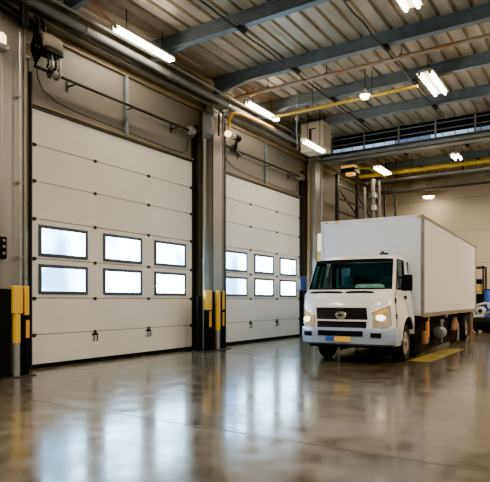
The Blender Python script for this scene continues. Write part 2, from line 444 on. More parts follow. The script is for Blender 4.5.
# ------------------------------------------------------------------ columns with services
def make_post(loc, label):
    t = thing('steel_post', label, 'steel column', loc, group='steel columns of the dock wall')
    bm = BM(); w, d = 0.26, 0.16
    box(bm, -d, d, -w, -w+0.022, 0, 6.95); box(bm, -d, d, w-0.022, w, 0, 6.95); box(bm, -0.01, 0.01, -w+0.022, w-0.022, 0, 6.95)
    obj('column_shaft', bm, 'lightsteel', t)
    bm = BM(); box(bm, 0.012, d-0.02, -w+0.03, w-0.03, 0.02, 6.85, 0.03)
    obj('column_casing', bm, 'lightsteel', t)
    bm = BM(); box(bm, -d-0.03, d+0.06, -w-0.05, w+0.05, 0, 0.02)
    obj('base_plate', bm, 'dark', t)
    return t
make_post((-9.29, 6.22, 0), 'pale steel column at the near edge of the first dock door')
make_post((-9.29, 12.82, 0), 'pale steel column between the two dock doors')
make_post((-9.29, 19.55, 0), 'pale steel column beyond the second dock door, behind the truck cab')

def pipe(name, pts, r, m, label, cat='pipe', group=None, clamps=(), hang=False):
    bm = BM(); tube(bm, pts, r, 12)
    if not clamps:
        return tag(obj(name, bm, m, smooth=True), label, cat, group)
    t = thing(name, label, cat, group=group)
    obj('pipe_run', bm, m, t, True)
    for (x, y, z) in clamps:
        bm = BM(); box(bm, x-0.05, x+0.05, y-0.05, y+0.05, z-0.02, z+0.02, 0.006)
        obj('pipe_clamp', bm, 'steel', t)
        if hang:
            bm = BM(); tube(bm, [(x, y, z), (x, y, ZR-0.002)], 0.01, 6); obj('hanger_rod', bm, 'dark', t)
    return t
pipe('riser_pipe', [(-9.042, 6.30, 0), (-9.042, 6.30, 6.4)], 0.018, 'galv', 'thin bright riser pipe on the near column', clamps=[(-9.06, 6.30, z) for z in (2.2, 3.6, 5.2)])
pipe('riser_pipe', [(-9.42, 6.62, 0), (-9.42, 6.62, 6.1)], 0.085, 'tan', 'thick tan riser pipe beside the first dock door')
pipe('riser_pipe', [(-9.3, 12.36, 0), (-9.3, 12.36, 6.7)], 0.05, 'steel', 'grey riser pipe at the first-door side of the middle column', clamps=[(-9.32, 12.36, z) for z in (2.5, 4.6)])
pipe('riser_pipe', [(-9.098, 12.48, 0), (-9.098, 12.48, 5.8)], 0.022, 'dark', 'thin dark riser pipe on the middle column')
pipe('riser_pipe', [(-9.3, 13.34, 0), (-9.3, 13.34, 6.8)], 0.055, 'dark', 'dark riser pipe at the second-door side of the middle column', clamps=[(-9.32, 13.34, z) for z in (2.5, 4.6)])
pipe('riser_pipe', [(-9.36, 19.15, 0), (-9.36, 19.15, 6.6)], 0.06, 'tan', 'tan riser pipe at the far edge of the second dock door')
pipe('riser_pipe', [(-9.3, 20.1, 0), (-9.3, 20.1, 7.0)], 0.09, 'lightsteel', 'pale thick riser pipe behind the far column')

for n_, (y0, y1, lb) in enumerate(((6.72, 6.84, 'dark strip standing in for a shaded recess at the near edge of the nearest dock door'), (12.30, 12.38, 'dark strip standing in for a shaded recess at the far edge of the nearest dock door'),
                   (13.44, 13.52, 'dark strip standing in for a shaded recess at the near edge of the second dock door'), (18.95, 19.06, 'dark strip standing in for a shaded recess at the far edge of the second dock door'))):
    bm = BM(); box(bm, XW-0.02, XW+0.07, y0, y1, 0, 6.4, 0.006)
    tag(obj('trim_%d' % (6+n_), bm, 'dark'), lb, 'shade strip', kind='structure')  # dark strips stand in for the shaded gaps beside the doors

# bumper guards in front of the columns
def make_guard(loc, label):
    t = thing('bumper_guard', label, 'column guard', loc, group='yellow and black column guards')
    bm = BM(); box(bm, -0.14, 0.14, -0.40, 0.30, 0, 0.022, 0.005); obj('base_plate', bm, 'dark', t)
    bm = BM(); box(bm, -0.06, 0.0, -0.38, -0.13, 0.02, 1.60, 0.01); box(bm, -0.06, 0.0, 0.07, 0.13, 0.02, 1.63, 0.008); box(bm, -0.07, -0.03, 0.2, 0.25, 0.02, 1.60, 0.008)
    obj('guard_board', bm, 'black', t)
    bm = BM(); lathe(bm, [(0.065, 0.02), (0.065, 1.15)], (0.0, -0.03, 0), 'z', 18); p = obj('guard_post', bm, 'galv', t, True)
    bm = BM(); box(bm, -0.05, 0.06, -0.13, 0.07, 1.15, 1.66, 0.02); obj('yellow_cap', bm, 'yellow', p)
    bm = BM(); lathe(bm, [(0.069, 0.62), (0.069, 1.15)], (0.0, -0.03, 0), 'z', 18); obj('yellow_sleeve', bm, 'yellow', p, True)
    bm = BM(); box(bm, -0.03, 0.02, 0.135, 0.23, 0.02, 1.12, 0.012); p = obj('slim_guard', bm, 'black', t)
    bm = BM(); box(bm, -0.04, 0.04, 0.12, 0.215, 1.12, 1.66, 0.015); obj('yellow_cap', bm, 'yellow', p)
    bm = BM(); box(bm, 0.018, 0.03, 0.15, 0.225, 0.70, 1.03, 0.004); obj('reflector_strip', bm, 'amber', p)
    return t
make_guard((-8.86, 6.13, 0), 'black guard with yellow caps on the near column, beside the first dock door')

def make_guard2(loc, label):
    t = thing('bumper_guard', label, 'column guard', loc, group='yellow and black column guards')
    bm = BM(); box(bm, -0.12, 0.16, -0.50, 0.84, 0, 0.022, 0.005); obj('base_plate', bm, 'dark', t)
    bm = BM(); box(bm, -0.10, -0.06, -0.45, -0.24, 0.02, 1.50, 0.008); box(bm, -0.06, 0.0, 0.05, 0.26, 0.02, 1.64, 0.01); box(bm, -0.06, 0.0, 0.44, 0.80, 0.02, 1.64, 0.01)
    obj('guard_board', bm, 'black', t)
    bm = BM(); box(bm, -0.05, 0.03, -0.20, 0.05, 0.02, 1.12, 0.015); p = obj('slim_guard', bm, 'black', t)
    bm = BM(); box(bm, -0.06, 0.05, -0.22, 0.06, 1.13, 1.66, 0.02); obj('yellow_cap', bm, 'yellow', p)
    bm = BM(); box(bm, 0.03, 0.044, -0.05, 0.04, 0.66, 1.10, 0.004); obj('reflector_strip', bm, 'amber', p)
    bm = BM(); lathe(bm, [(0.062, 0.02), (0.062, 0.56)], (0.03, 0.355, 0), 'z', 18); p = obj('guard_post', bm, 'galv', t, True)
    bm = BM(); lathe(bm, [(0.066, 0.56), (0.07, 0.6), (0.07, 1.60), (0.06, 1.66)], (0.03, 0.355, 0), 'z', 18); obj('yellow_sleeve', bm, 'yellow', p, True)
    bm = BM(); box(bm, 0.0, 0.03, 0.60, 0.69, 1.13, 1.66, 0.012); obj('yellow_cap', bm, 'yellow', t)
    bm = BM(); box(bm, 0.0, 0.02, 0.62, 0.69, 0.66, 1.05, 0.004); obj('reflector_strip', bm, 'amber', t)
    return t
make_guard2((-8.93, 12.10, 0), 'black guard with yellow caps and post on the middle column between the doors')

# far column lit marker post
t = thing('marker_post', 'slim tan-yellow post with glowing white top by the far column, behind the truck mirror', 'post', (-8.96, 19.3, 0))
bm = BM(); lathe(bm, [(0.09, 0), (0.09, 1.5)], (0,0,0), 'z', 16); obj('post_foot', bm, 'steel', t, True)
bm = BM(); lathe(bm, [(0.088, 1.5), (0.088, 3.28)], (0,0,0), 'z', 16); obj('post_shaft', bm, 'crate', t, True)
bm = BM(); lathe(bm, [(0.085, 3.28), (0.085, 3.92), (0.06, 3.97)], (0,0,0), 'z', 16); obj('glowing_tube', bm, emitter('marker_glow', (1.0, 0.86, 0.62), 1.1), t, True)
bm = BM(); lathe(bm, [(0.11, -0.0), (0.11, 0.03)], (0,0,3.26), 'z', 16); obj('collar', bm, 'galv', t, True)

# small devices on the columns
t = thing('door_operator', 'cream motor housing with hanging cables at the top near corner of the first dock door', 'door operator', (-9.3, 6.98, 6.3))
bm = BM(); lathe(bm, [(0.05, -0.26), (0.14, -0.22), (0.17, 0.0), (0.14, 0.22), (0.06, 0.26)], (0.15,0.05,0.22), 'y', 20); obj('housing', bm, 'cream', t, True)
bm = BM(); box(bm, -0.05, 0.3, -0.1, 0.3, -0.02, 0.10, 0.02); obj('gearbox', bm, 'dark', t)
for k in range(4):
    bm = BM(); y = -0.02 + 0.09*k; tube(bm, [(0.18, y, 0.05), (0.22, y, -0.1), (0.2, y+0.02, -0.22), (0.12, y+0.04, -0.27)], 0.022, 8); obj('hanging_cable', bm, 'galv' if k % 2 else 'dark', t, True)
for y in (-0.12, 0.02):
    bm = BM(); tube(bm, [(0.05, y, 0.3), (0.06, y-0.02, 0.62), (-0.05, y-0.05, 0.75)], 0.03, 8); obj('support_rod', bm, 'dark', t, True)
bm = BM()
t = thing('dark_corner_cables', 'added dark cables filling the dark corner at the top of the near column', 'added cables')
for k in range(6):  # cables added to darken the corner between column and eave pipe
    y0 = 5.45 + 0.05*k; x = -9.04 + 0.035*(k % 3); z = 6.93 - 0.05*k
    bm = BM(); tube(bm, [(x, y0-0.6, z), (x, y0, z-0.05), (x, y0+0.45, z-0.10), (x-0.02, 6.55+0.03*k, z-0.16), (x-0.10, 6.68+0.03*k, z-0.40), (-9.30, 6.72+0.02*k, z-0.62)], 0.022, 8)
    obj('cable_strand', bm, 'black' if k % 3 else 'dark', t, True)
bm = BM(); box(bm, -9.08, -8.93, 6.3, 6.42, 6.52, 6.94, 0.02); obj('cable_clamp', bm, 'dark', t)
pipe('lamp_cord', [(-8.58, 6.9, 7.42), (-8.58, 7.5, 7.40), (-8.6, 7.95, 7.36), (-8.63, 8.2, 7.29)], 0.018, 'orangecord', 'thin orange cord leading to the near end of the first tube lamp', 'cord')
t = thing('wall_lamp', 'small glowing orange lamp high on the near column', 'wall lamp', (-9.0, 5.93, 6.1))
bm = BM(); box(bm, -0.14, 0.02, -0.1, 0.1, -0.16, -0.06, 0.015); obj('lamp_base', bm, 'galv', t)
bm = BM(); lathe(bm, [(0.07, -0.06), (0.075, 0.08), (0.03, 0.14)], (-0.04,0,0), 'z', 14); obj('lamp_globe', bm, 'wallglow', t, True)
t = thing('junction_box', 'tan junction box high beside the near column', 'junction box', (-9.33, 6.58, 6.25))
bm = BM(); box(bm, -0.08, 0.1, -0.09, 0.09, -0.15, 0.15, 0.02); obj('box_body', bm, 'cream', t)
bm = BM(); box(bm, 0.1, 0.115, -0.07, 0.07, -0.12, 0.12, 0.006); obj('lid', bm, 'tan', t)
t = thing('speaker_horn', 'grey angled floodlight housing hanging high on the middle column', 'floodlight', (-9.08, 12.3, 6.25))
bm = BM(); prism(bm, [(-0.12,-0.3), (0.10,-0.22), (0.16,0.26), (-0.12,0.34)], 'y', -0.14, 0.12); obj('housing', bm, 'duct', t)
bm = BM(); box(bm, 0.13, 0.15, -0.1, 0.08, -0.12, 0.2, 0.005); obj('lens', bm, 'lightsteel', t)
bm = BM(); tube(bm, [(-0.12, 0, 0.3), (-0.15, 0, 0.6)], 0.03, 8); obj('bracket', bm, 'dark', t)
t.name = 'flood_light'
t = thing('warning_lamp', 'lit orange warning lamp with black barrel on the middle column', 'lamp', (-8.95, 12.95, 6.22))
bm = BM(); lathe(bm, [(0.05,0), (0.085,0.03), (0.085,0.13)], (0,0.0,0), 'y', 16); obj('lens', bm, 'wallglow', t, True)
bm = BM(); lathe(bm, [(0.075,0.13), (0.075,0.42)], (0,0.0,0), 'y', 16); obj('white_sleeve', bm, 'cream', t, True)
bm = BM(); lathe(bm, [(0.095,0.42), (0.10,0.66), (0.06,0.70)], (0,0.0,0), 'y', 16); obj('barrel', bm, 'black', t, True)
bm = BM(); tube(bm, [(0,0.55,-0.08), (0,0.5,-0.22), (-0.1,0.6,-0.36), (-0.15,0.95,-0.42)], 0.05, 10); obj('elbow_pipe', bm, 'dark', t, True)
pipe('hose_bundle', [(-8.98, 13.12, 6.35), (-8.98, 13.12, 6.65), (-8.93, 13.2, 6.86), (-8.88, 13.5, 6.94), (-8.84, 14.2, 6.96), (-8.8, 15.4, 6.98)], 0.045, 'amber', 'orange-yellow hose curving from the middle column to the lamp above', 'hose')
for k, (dx, lb) in enumerate(((0.0, 'black bent cable above the warning lamp, outer one'), (0.12, 'grey bent cable above the warning lamp, inner one'))):
    pipe('bent_cable', [(-9.06+dx*0.6, 12.72+dx, 6.1), (-9.06+dx*0.6, 12.72+dx, 6.70), (-9.06+dx*0.6, 12.80+dx, 6.86), (-9.06+dx*0.6, 12.94+dx, 6.92)], 0.028, 'dark' if k == 0 else 'steel', lb, 'cable')
t = thing('control_box', 'small black control box on the near column', 'control box', (-9.07, 5.95, 2.35))
bm = BM(); box(bm, -0.05, 0.05, -0.07, 0.07, -0.2, 0.2, 0.01); obj('box_body', bm, 'black', t)
for z in (-0.1, 0.02, 0.13):
    bm = BM(); lathe(bm, [(0.025, 0.05), (0.025, 0.07)], (0,0,z), 'x', 10); obj('push_button', bm, 'steel', t)

# ------------------------------------------------------------------ ceiling services
pipe('sprinkler_pipe', [(-8.92, 13.35, 7.36), (5.8, 13.35, 7.40)], 0.05, 'orangepipe', 'orange-brown and white pipe spanning the roof above the truck front', clamps=[(x, 13.35, 7.43) for x in (-7.8, -6.0, -4.0)], hang=True)
pipe('gas_pipe', [(-8.4, 14.6, 7.02), (-3.95, 14.6, 7.06)], 0.04, 'yellowpipe', 'thin yellow pipe ending at the twin-tube lamp', clamps=[(x, 14.6, 7.08) for x in (-7.0, -5.2)], hang=True)
bm = BM(); pts = [(-7.6, 14.75, 7.75), (-7.6, 14.75, 7.3), (-7.58, 14.75, 6.95), (-7.62, 14.76, 6.6), (-7.58, 14.74, 6.3), (-7.6, 14.75, 6.02)]
t = thing('hanging_cable', 'grey cable hanging straight down from the roof beside the heater', 'cable')
obj('cable_run', tube(bm, pts, 0.018, 8), 'cable', t, True)
bm = BM(); lathe(bm, [(0.02,0.1), (0.045,0.06), (0.045,-0.06), (0.02,-0.1)], (-7.6,14.75,6.9), 'z', 12); obj('connector', bm, 'lightsteel', t, True)
bm = BM(); lathe(bm, [(0.03,0.1), (0.035,-0.08)], (-7.6,14.75,6.02), 'z', 12); obj('plug', bm, 'dark', t, True)

t = thing('unit_heater', 'cream boxy unit heater hung from the roof beside the wall lamp', 'unit heater', (-8.15, 17.3, 6.52))
bm = BM(); box(bm, -0.44, 0.40, -0.35, 0.35, 0.0, 0.98, 0.03); obj('housing', bm, 'cream', t)
bm = BM(); box(bm, -0.12, -0.02, -0.366, -0.35, 0.34, 0.76); box(bm, -0.02, 0.16, -0.362, -0.35, 0.72, 0.76); obj('slot_vent', bm, 'dark', t)
bm = BM(); box(bm, 0.40, 0.416, -0.28, 0.28, 0.12, 0.86, 0.005); obj('louvre_panel', bm, bands(mat('louvre', (0.45,0.42,0.34),0.4,0.2), 'Z', 5, 0.8, 0.03), t)
bm = BM(); tube(bm, [(-0.3,0,0.98), (-0.3,0,1.25)], 0.02, 8); obj('hanger_rod', bm, 'dark', t)
bm = BM(); tube(bm, [(0.3,0,0.98), (0.3,0,1.25)], 0.02, 8); obj('hanger_rod', bm, 'dark', t)

# ------------------------------------------------------------------ lamps
def tube_light(name, label, loc, length, offs, m='tube', width=0.2, drop=0.4, group=None):
    t = thing(name, label, 'ceiling lamp', loc, group=group)
    bm = BM(); h = length/2
    prism(bm, [(-width/2, 0.0), (-width*0.32, 0.07), (width*0.32, 0.07), (width/2, 0.0)], 'y', -h, h); obj('housing', bm, 'cream', t)
    for o_ in offs:
        bm = BM(); tube(bm, [(o_, -h+0.05, -0.035), (o_, h-0.05, -0.035)], 0.034, 12); tb = obj('lamp_tube', bm, m, t, True)
        for s in (-1, 1):
            bm = BM(); tube(bm, [(o_, s*(h-0.05), -0.035), (o_, s*h, -0.035)], 0.038, 12); obj('tube_cap', bm, 'galv', tb, True)
    for y in (-h*0.6, h*0.6):
        bm = BM(); tube(bm, [(0, y, 0.07), (0, y, drop)], 0.012, 6); obj('hanger_rod', bm, 'dark', t)
    return t
G = 'tube lamps along the dock wall'
tube_light('fluorescent_lamp', 'bright tube lamp above the first dock door', (-8.63, 9.22, 7.24), 1.95, (-0.05, 0.05), drop=0.53, group=G)
tube_light('fluorescent_lamp', 'bright tube lamp above the near half of the second dock door', (-8.63, 14.45, 7.24), 1.9, (-0.05, 0.05), drop=0.53, group=G)
tube_light('fluorescent_lamp', 'bright tube lamp hung low below the cream heater', (-7.66, 16.05, 6.40), 1.55, (-0.04, 0.04), drop=1.37, group=G)
tube_light('twin_tube_lamp', 'twin-tube lamp hanging at the end of the yellow pipe', (-3.66, 15.05, 7.22), 1.75, (-0.13, 0.13), width=0.42, drop=0.55, group='twin tube lamps over the truck')
tube_light('twin_tube_lamp', 'twin-tube lamp at the very top of the view above the truck', (-3.05, 10.15, 7.22), 1.6, (-0.12, 0.12), width=0.4, drop=0.55, group='twin tube lamps over the truck')
tube_light('fluorescent_lamp', 'bright tube lamp beyond the gantry over the truck box front', (-7.68, 22.85, 6.98), 1.6, (-0.12, 0.0, 0.12), 'warmtube', 0.36, 0.78, group='tube lamps beyond the gantry')
tube_light('fluorescent_lamp', 'smaller tube lamp beyond the gantry above the truck box rear', (-4.55, 22.3, 7.0), 0.9, (-0.1, 0.1), 'warmtube', 0.34, 0.76, group='tube lamps beyond the gantry')
t = thing('pendant_lamp', 'round glowing pendant lamp between two roof girders', 'pendant lamp', (-5.25, 14.2, 6.95))
bm = BM(); lathe(bm, [(0.0,-0.10), (0.09,-0.085), (0.13,0.0), (0.10,0.05)], (0,0,0), 'z', 20); obj('lamp_globe', bm, 'warmtube', t, True)
bm = BM(); lathe(bm, [(0.15,0.0), (0.12,0.06), (0.05,0.13), (0.03,0.2)], (0,0,0), 'z', 20); obj('lamp_shade', bm, 'cream', t, True)
bm = BM(); tube(bm, [(0,0,0.2), (0,0,0.83)], 0.012, 6); obj('hanger_rod', bm, 'dark', t)
t = thing('dome_lamp', 'low dome lamp glowing in front of the beige back wall', 'pendant lamp', (-6.85, 27.3, 6.45))
bm = BM(); lathe(bm, [(0.0,-0.08), (0.2,-0.06), (0.27,0.0)], (0,0,0), 'z', 20); obj('lamp_globe', bm, 'warmtube', t, True)
bm = BM(); lathe(bm, [(0.29,0.0), (0.22,0.07), (0.06,0.12), (0.03,0.2)], (0,0,0), 'z', 20); obj('lamp_shade', bm, 'cream', t, True)
bm = BM(); tube(bm, [(0,0,0.2), (0,0,1.33)], 0.014, 6); obj('hanger_rod', bm, 'dark', t)

# ------------------------------------------------------------------ gantry with clerestory
YG = 19.8
t = thing('gantry', 'pale steel gantry girder with railings crossing the hall above the truck', 'gantry', (0, YG, 0))
bm = BM(); box(bm, -9.1, 5.8, -0.16, 0.16, 6.80, 6.83); box(bm, -9.1, 5.8, -0.02, 0.02, 6.83, 7.06); box(bm, -9.1, 5.8, -0.16, 0.16, 7.06, 7.09)
obj('girder_beam', bm, 'lightsteel', t)
bm = BM(); tube(bm, [(-9.1, -0.2, 6.93), (5.8, -0.2, 6.93)], 0.07, 12); obj('pipe_run', bm, 'duct', t, True)
for z in (7.36, 7.58):
    bm = BM(); tube(bm, [(-9.1, -0.12, z), (5.8, -0.12, z)], 0.022, 8); obj('railing_rail', bm, 'duct', t, True)
for k in range(9):
    x = -8.6 + k*1.3
    bm = BM(); box(bm, x-0.03, x+0.03, -0.15, -0.09, 7.09, 7.7, 0.005); obj('railing_post', bm, 'lightsteel', t)
bm = BM(); box(bm, -9.2, 5.8, 0.10, 0.14, 7.31, ZR-0.01); obj('shade_sheet', bm, 'black', t)  # black sheet stands in for the shaded void above the panes
w = thing('window_1', 'row of bluish clerestory panes above the gantry girder', 'window', (0, YG+0.12, 0), kind='structure')
bm = BM(); box(bm, -9.1, 5.8, -0.02, 0.02, 7.09, 7.105); box(bm, -9.1, 5.8, -0.02, 0.02, 7.285, 7.305)
obj('window_frame', bm, 'doorframe', w)
for k in range(23):
    x = -8.7 + k*0.42
    bm = BM(); box(bm, x, x+0.39, -0.008, 0.008, 7.105, 7.285)
    if k in (6, 7, 8, 16, 17): obj('pane', bm, mat('blue_blind', (0.14,0.22,0.4), 0.3, emit=(0.2,0.33,0.62), estr=0.55), w)
    else: obj('pane', bm, 'clerestory', w)
bm = BM()
for k in range(24): x = -8.715 + k*0.42; box(bm, x-0.008, x+0.008, -0.02, 0.02, 7.105, 7.285)
obj('mullion', bm, 'doorframe', w)

# lattice truss in front of the back wall
YT = 25.9
t = thing('lattice_truss', 'pale zigzag lattice truss spanning in front of the back wall', 'truss', (0, YT, 0))
bm = BM(); box(bm, -9.5, 5.8, -0.09, 0.09, 6.52, 6.60); obj('bottom_chord', bm, 'dark', t)
bm = BM(); box(bm, -9.5, 5.8, -0.08, 0.08, 6.60, 6.63); obj('chord_flange', bm, 'lightsteel', t)
bm = BM(); box(bm, -9.5, 5.8, -0.09, 0.09, 7.02, 7.10); obj('top_chord', bm, 'lightsteel', t)
x = -9.3; k = 0
while x < -1.6:
    bm = BM(); z0, z1 = (6.63, 7.02) if k % 2 == 0 else (7.02, 6.63)
    bar(bm, (x, 0, z0), (x+0.42, 0, z1), 0.06, 0.06); obj('diagonal_web', bm, 'lightsteel', t); x += 0.42; k += 1
bm = BM(); box(bm, -9.5, 5.8, 0.14, 0.17, 6.60, 7.05); obj('olive_liner', bm, 'olive', t)
for x in (-8.0, -5.0, -2.0, 1.0, 4.0):
    bm = BM(); box(bm, x-0.04, x+0.04, -0.04, 0.04, 7.10, ZR-0.002); obj('hanger_strut', bm, 'dark', t)
pipe('yellow_main', [(-9.2, 24.2, 7.12), (5.8, 24.2, 7.10)], 0.085, 'yellowpipe', 'thick yellow pipe crossing in front of the lattice truss', clamps=[(x, 24.2, 7.22) for x in (-7.5, -5.2, -3.2)], hang=True)
pipe('grey_main', [(-9.2, 24.9, 6.98), (5.8, 24.9, 6.96)], 0.06, 'galv', 'thin grey pipe between the yellow pipe and the lattice truss', clamps=[(x, 24.9, 7.04) for x in (-7.0, -4.6)], hang=True)

# frame of rails, machinery in the far corner, above the truck box
t = thing('access_platform', 'dark railed steel access platform in the far corner behind the truck box', 'platform', (-9.2, 22.2, 0))
for y in (-1.6, 0.6, 2.6):
    bm = BM(); box(bm, 0.35, 0.47, y-0.06, y+0.06, 0, 6.5); obj('upright', bm, 'dark', t)
for z in (5.0, 5.55, 6.1):
    bm = BM(); box(bm, 0.38, 0.44, -1.6, 2.6, z-0.035, z+0.035); obj('guard_rail', bm, 'dark', t)
for y0, y1 in ((-1.6, 0.6), (0.6, 2.6)):
    bm = BM(); bar(bm, (0.41, y0, 6.0), (0.41, y1, 5.1), 0.05, 0.05); obj('brace', bm, 'dark', t)
bm = BM(); box(bm, -0.1, 1.6, -1.6, 2.6, 4.3, 4.42); obj('deck_plate', bm, 'steel', t)
for x in (1.0, 1.5):
    bm = BM(); box(bm, x-0.04, x+0.04, 2.5, 2.6, 0, 6.5); obj('upright', bm, 'dark', t)
bm = BM(); box(bm, 0.4, 2.2, 2.52, 2.58, 6.35, 6.47); obj('cross_beam', bm, 'dark', t)
t = thing('amber_beacon', 'glowing amber machine head under the gantry above the far corner platform', 'machine', (-8.7, 21.7, 6.92))
bm = BM(); box(bm, -0.3, 0.35, -0.3, 0.3, -0.22, 0.0, 0.04); obj('machine_body', bm, 'dark', t)
bm = BM(); box(bm, -0.26, 0.32, -0.33, 0.24, 0.0, 0.09, 0.03); obj('amber_hood', bm, mat('amber_hood', (0.85,0.4,0.04), 0.4, emit=(1,0.5,0.08), estr=0.8), t)
bm = BM(); box(bm, -0.05, 0.3, -0.34, -0.05, -0.33, -0.22, 0.03); obj('amber_lens', bm, mat('amber_lens', (0.85,0.4,0.04), 0.4, emit=(1,0.45,0.08), estr=1.1), t)
bm = BM(); tube(bm, [(0.3,0,-0.02), (0.8,0.1,-0.05), (1.4,0.5,-0.42)], 0.045, 10); obj('amber_hose', bm, 'yellowpipe', t, True)
t = thing('valve_stack', 'silver valve and pipe stack beside the far corner platform', 'valve stack', (-8.1, 22.9, 4.425))
bm = BM(); tube(bm, [(0,0,0), (0,0,2.2)], 0.10, 14); obj('riser', bm, 'lightsteel', t, True)
for z in (0.35, 0.95, 1.5):
    bm = BM(); lathe(bm, [(0.1,-0.12), (0.19,-0.1), (0.19,0.1), (0.1,0.12)], (0,0,z), 'z', 16); obj('valve_body', bm, 'galv', t, True)
bm = BM(); tube(bm, [(0,0,0.35), (-0.35,0,0.5), (-0.4,0,1.9)], 0.07, 10); obj('side_pipe', bm, 'galv', t, True)
bm = BM(); tube(bm, [(0.28,0,0), (0.28,0,2.1)], 0.05, 10); obj('side_pipe', bm, 'steel', t, True)

# ------------------------------------------------------------------ stores beside the truck rear
t = thing('steel_rack', 'dark open-backed storage rack by the back wall behind the truck', 'rack', (-4.53, 27.0, 0))
for x in (-0.36, 0.23):
    for y in (-0.35, 0.35):
        bm = BM(); box(bm, x, x+0.08, y-0.05, y+0.05, 0, 2.95); obj('upright', bm, 'dark', t)
for z, m_ in ((0.9, 'dark'), (1.68, 'crate'), (2.84, 'dark')):
    bm = BM(); box(bm, -0.36, 0.31, -0.40, 0.40, z, z+0.09); obj('shelf_board', bm, m_, t)
bm = BM(); box(bm, -0.35, 0.3, 0.37, 0.39, 0.2, 1.68); obj('back_sheet', bm, 'black', t)
t = thing('storage_crate', 'yellow-tan crate with a black lid on the rack shelf behind the truck', 'crate', (-4.55, 26.9, 1.775))
bm = BM(); box(bm, -0.24, 0.19, -0.21, 0.21, 0, 0.36, 0.04); obj('crate_body', bm, 'crate', t)
bm = BM(); box(bm, -0.25, 0.20, -0.22, 0.22, 0.36, 0.58, 0.02); obj('lid', bm, 'black', t)
t = thing('pallet_base', 'low black pallet under the white machine behind the truck', 'pallet', (-4.0, 25.65, 0))
bm = BM(); box(bm, -0.55, 1.2, -0.45, 0.45, 0.10, 0.42, 0.02); obj('deck_board', bm, 'black', t)
for x in (-0.5, 0.3, 1.05):
    bm = BM(); box(bm, x, x+0.12, -0.45, 0.45, 0, 0.10); obj('runner', bm, 'black', t)
t = thing('white_machine', 'white and black engine-like machine on the low pallet', 'machine', (-4.0, 25.6, 0.425))
bm = BM(); lathe(bm, [(0.06,-0.22), (0.17,-0.20), (0.2,-0.1), (0.19,0.16), (0.1,0.2)], (-0.18,0,0.50), 'y', 18); obj('motor_body', bm, 'brightwhite', t, True)
bm = BM(); lathe(bm, [(0.03,-0.25), (0.09,-0.24), (0.09,-0.19)], (-0.18,0,0.50), 'y', 16); obj('hub', bm, 'dark', t, True)
bm = BM(); lathe(bm, [(0.05,-0.16), (0.13,-0.14), (0.13,0.12), (0.06,0.16)], (0.22,-0.02,0.72), 'y', 16); obj('upper_housing', bm, 'brightwhite', t, True)
bm = BM(); tube(bm, [(-0.42,-0.16,0.2), (-0.46,-0.16,0.5), (-0.3,-0.16,0.76), (0.0,-0.16,0.84), (0.22,-0.1,0.8)], 0.05, 10); obj('bent_pipe', bm, 'brightwhite', t, True)
bm = BM(); tube(bm, [(0.0,-0.18,0.28), (0.12,-0.2,0.42), (0.3,-0.2,0.46), (0.5,-0.18,0.3)], 0.055, 10); obj('bent_pipe', bm, 'galv', t, True)
bm = BM(); box(bm, -0.48, 0.9, -0.2, 0.3, 0.0, 0.22, 0.03); obj('machine_bed', bm, 'dark', t)
bm = BM(); box(bm, 0.42, 0.9, -0.2, 0.28, 0.22, 0.8, 0.05); obj('gear_case', bm, 'brightwhite', t)
bm = BM(); box(bm, -0.42, 0.0, -0.22, 0.2, 0.22, 0.33, 0.03); obj('mounting_foot', bm, 'brightwhite', t)
t = thing('blue_drum', 'blue drum standing behind the white machine', 'drum', (-3.98, 26.38, 0))
bm = BM(); lathe(bm, [(0.18,0), (0.2,0.03), (0.2,0.55), (0.215,0.58), (0.2,0.61), (0.2,1.15), (0.215,1.18), (0.2,1.21), (0.2,1.82), (0.18,1.86)], (0,0,0), 'z', 24); obj('drum_body', bm, 'blue', t, True)
bm = BM(); lathe(bm, [(0.205,1.84), (0.205,1.89), (0.0,1.9)], (0,0,0), 'z', 24); obj('lid', bm, 'mirrorblue', t, True)
t = thing('rusty_jack', 'rusty brown support jack standing in front of the black pallet', 'jack', (-4.45, 24.9, 0))
bm = BM(); prism(bm, [(-0.17,0), (0.17,0), (0.05,0.14), (-0.05,0.14)], 'y', -0.12, 0.12); obj('jack_foot', bm, 'rust', t)
bm = BM(); tube(bm, [(0,0,0.14), (0,0,0.72)], 0.05, 10); obj('jack_stem', bm, 'rust', t, True)

# ------------------------------------------------------------------ the truck
TR = thing('box_truck', 'white box truck with dark windscreen parked facing the open floor', 'truck', (-4.62, 12.2, 0), math.radians(2.2))
HB = 0.80        # cab back
WT_ = 2.31
ZL = [0.60, 0.70, 0.80, 0.88, 0.95, 1.02, 1.10, 1.25, 1.40, 1.50, 1.58, 1.65, 1.80, 1.97, 2.13, WT_, 2.37, 2.41, 2.44, 2.46]
def interp(z, tab):
    if z <= tab[0][0]: return tab[0][1]
    for (a, p), (b, q) in zip(tab, tab[1:]):
        if z <= b: return p + (q-p)*(z-a)/(b-a)
    return tab[-1][1]
FT = [(0.6,-1.03),(0.8,-1.03),(1.1,-1.00),(1.25,-0.97),(1.40,-0.92),(1.50,-0.86),(1.58,-0.79),(1.65,-0.73),(2.31,-0.40),(2.37,-0.32),(2.41,-0.2),(2.44,-0.04),(2.46,0.12)]
WT = [(0.6,1.05),(1.40,1.05),(1.58,1.035),(1.65,1.025),(2.31,0.955),(2.37,0.935),(2.41,0.90),(2.44,0.84),(2.46,0.74)]
fz = lambda z: interp(z, FT)
wz = lambda z: interp(z, WT)
lean = lambda z: interp(z, [(1.0, 0.0), (1.5, -0.07), (2.5, -0.07)])
def front(u, z, off=0.0):
    w = wz(z); y = fz(z) + 0.05*u*u + 0.15*abs(u)**7
    return Vector((w*u + lean(z), y, z)) + Vector((0.25*u**3*off, -off, 0))
def yend(z): return fz(z) + 0.20
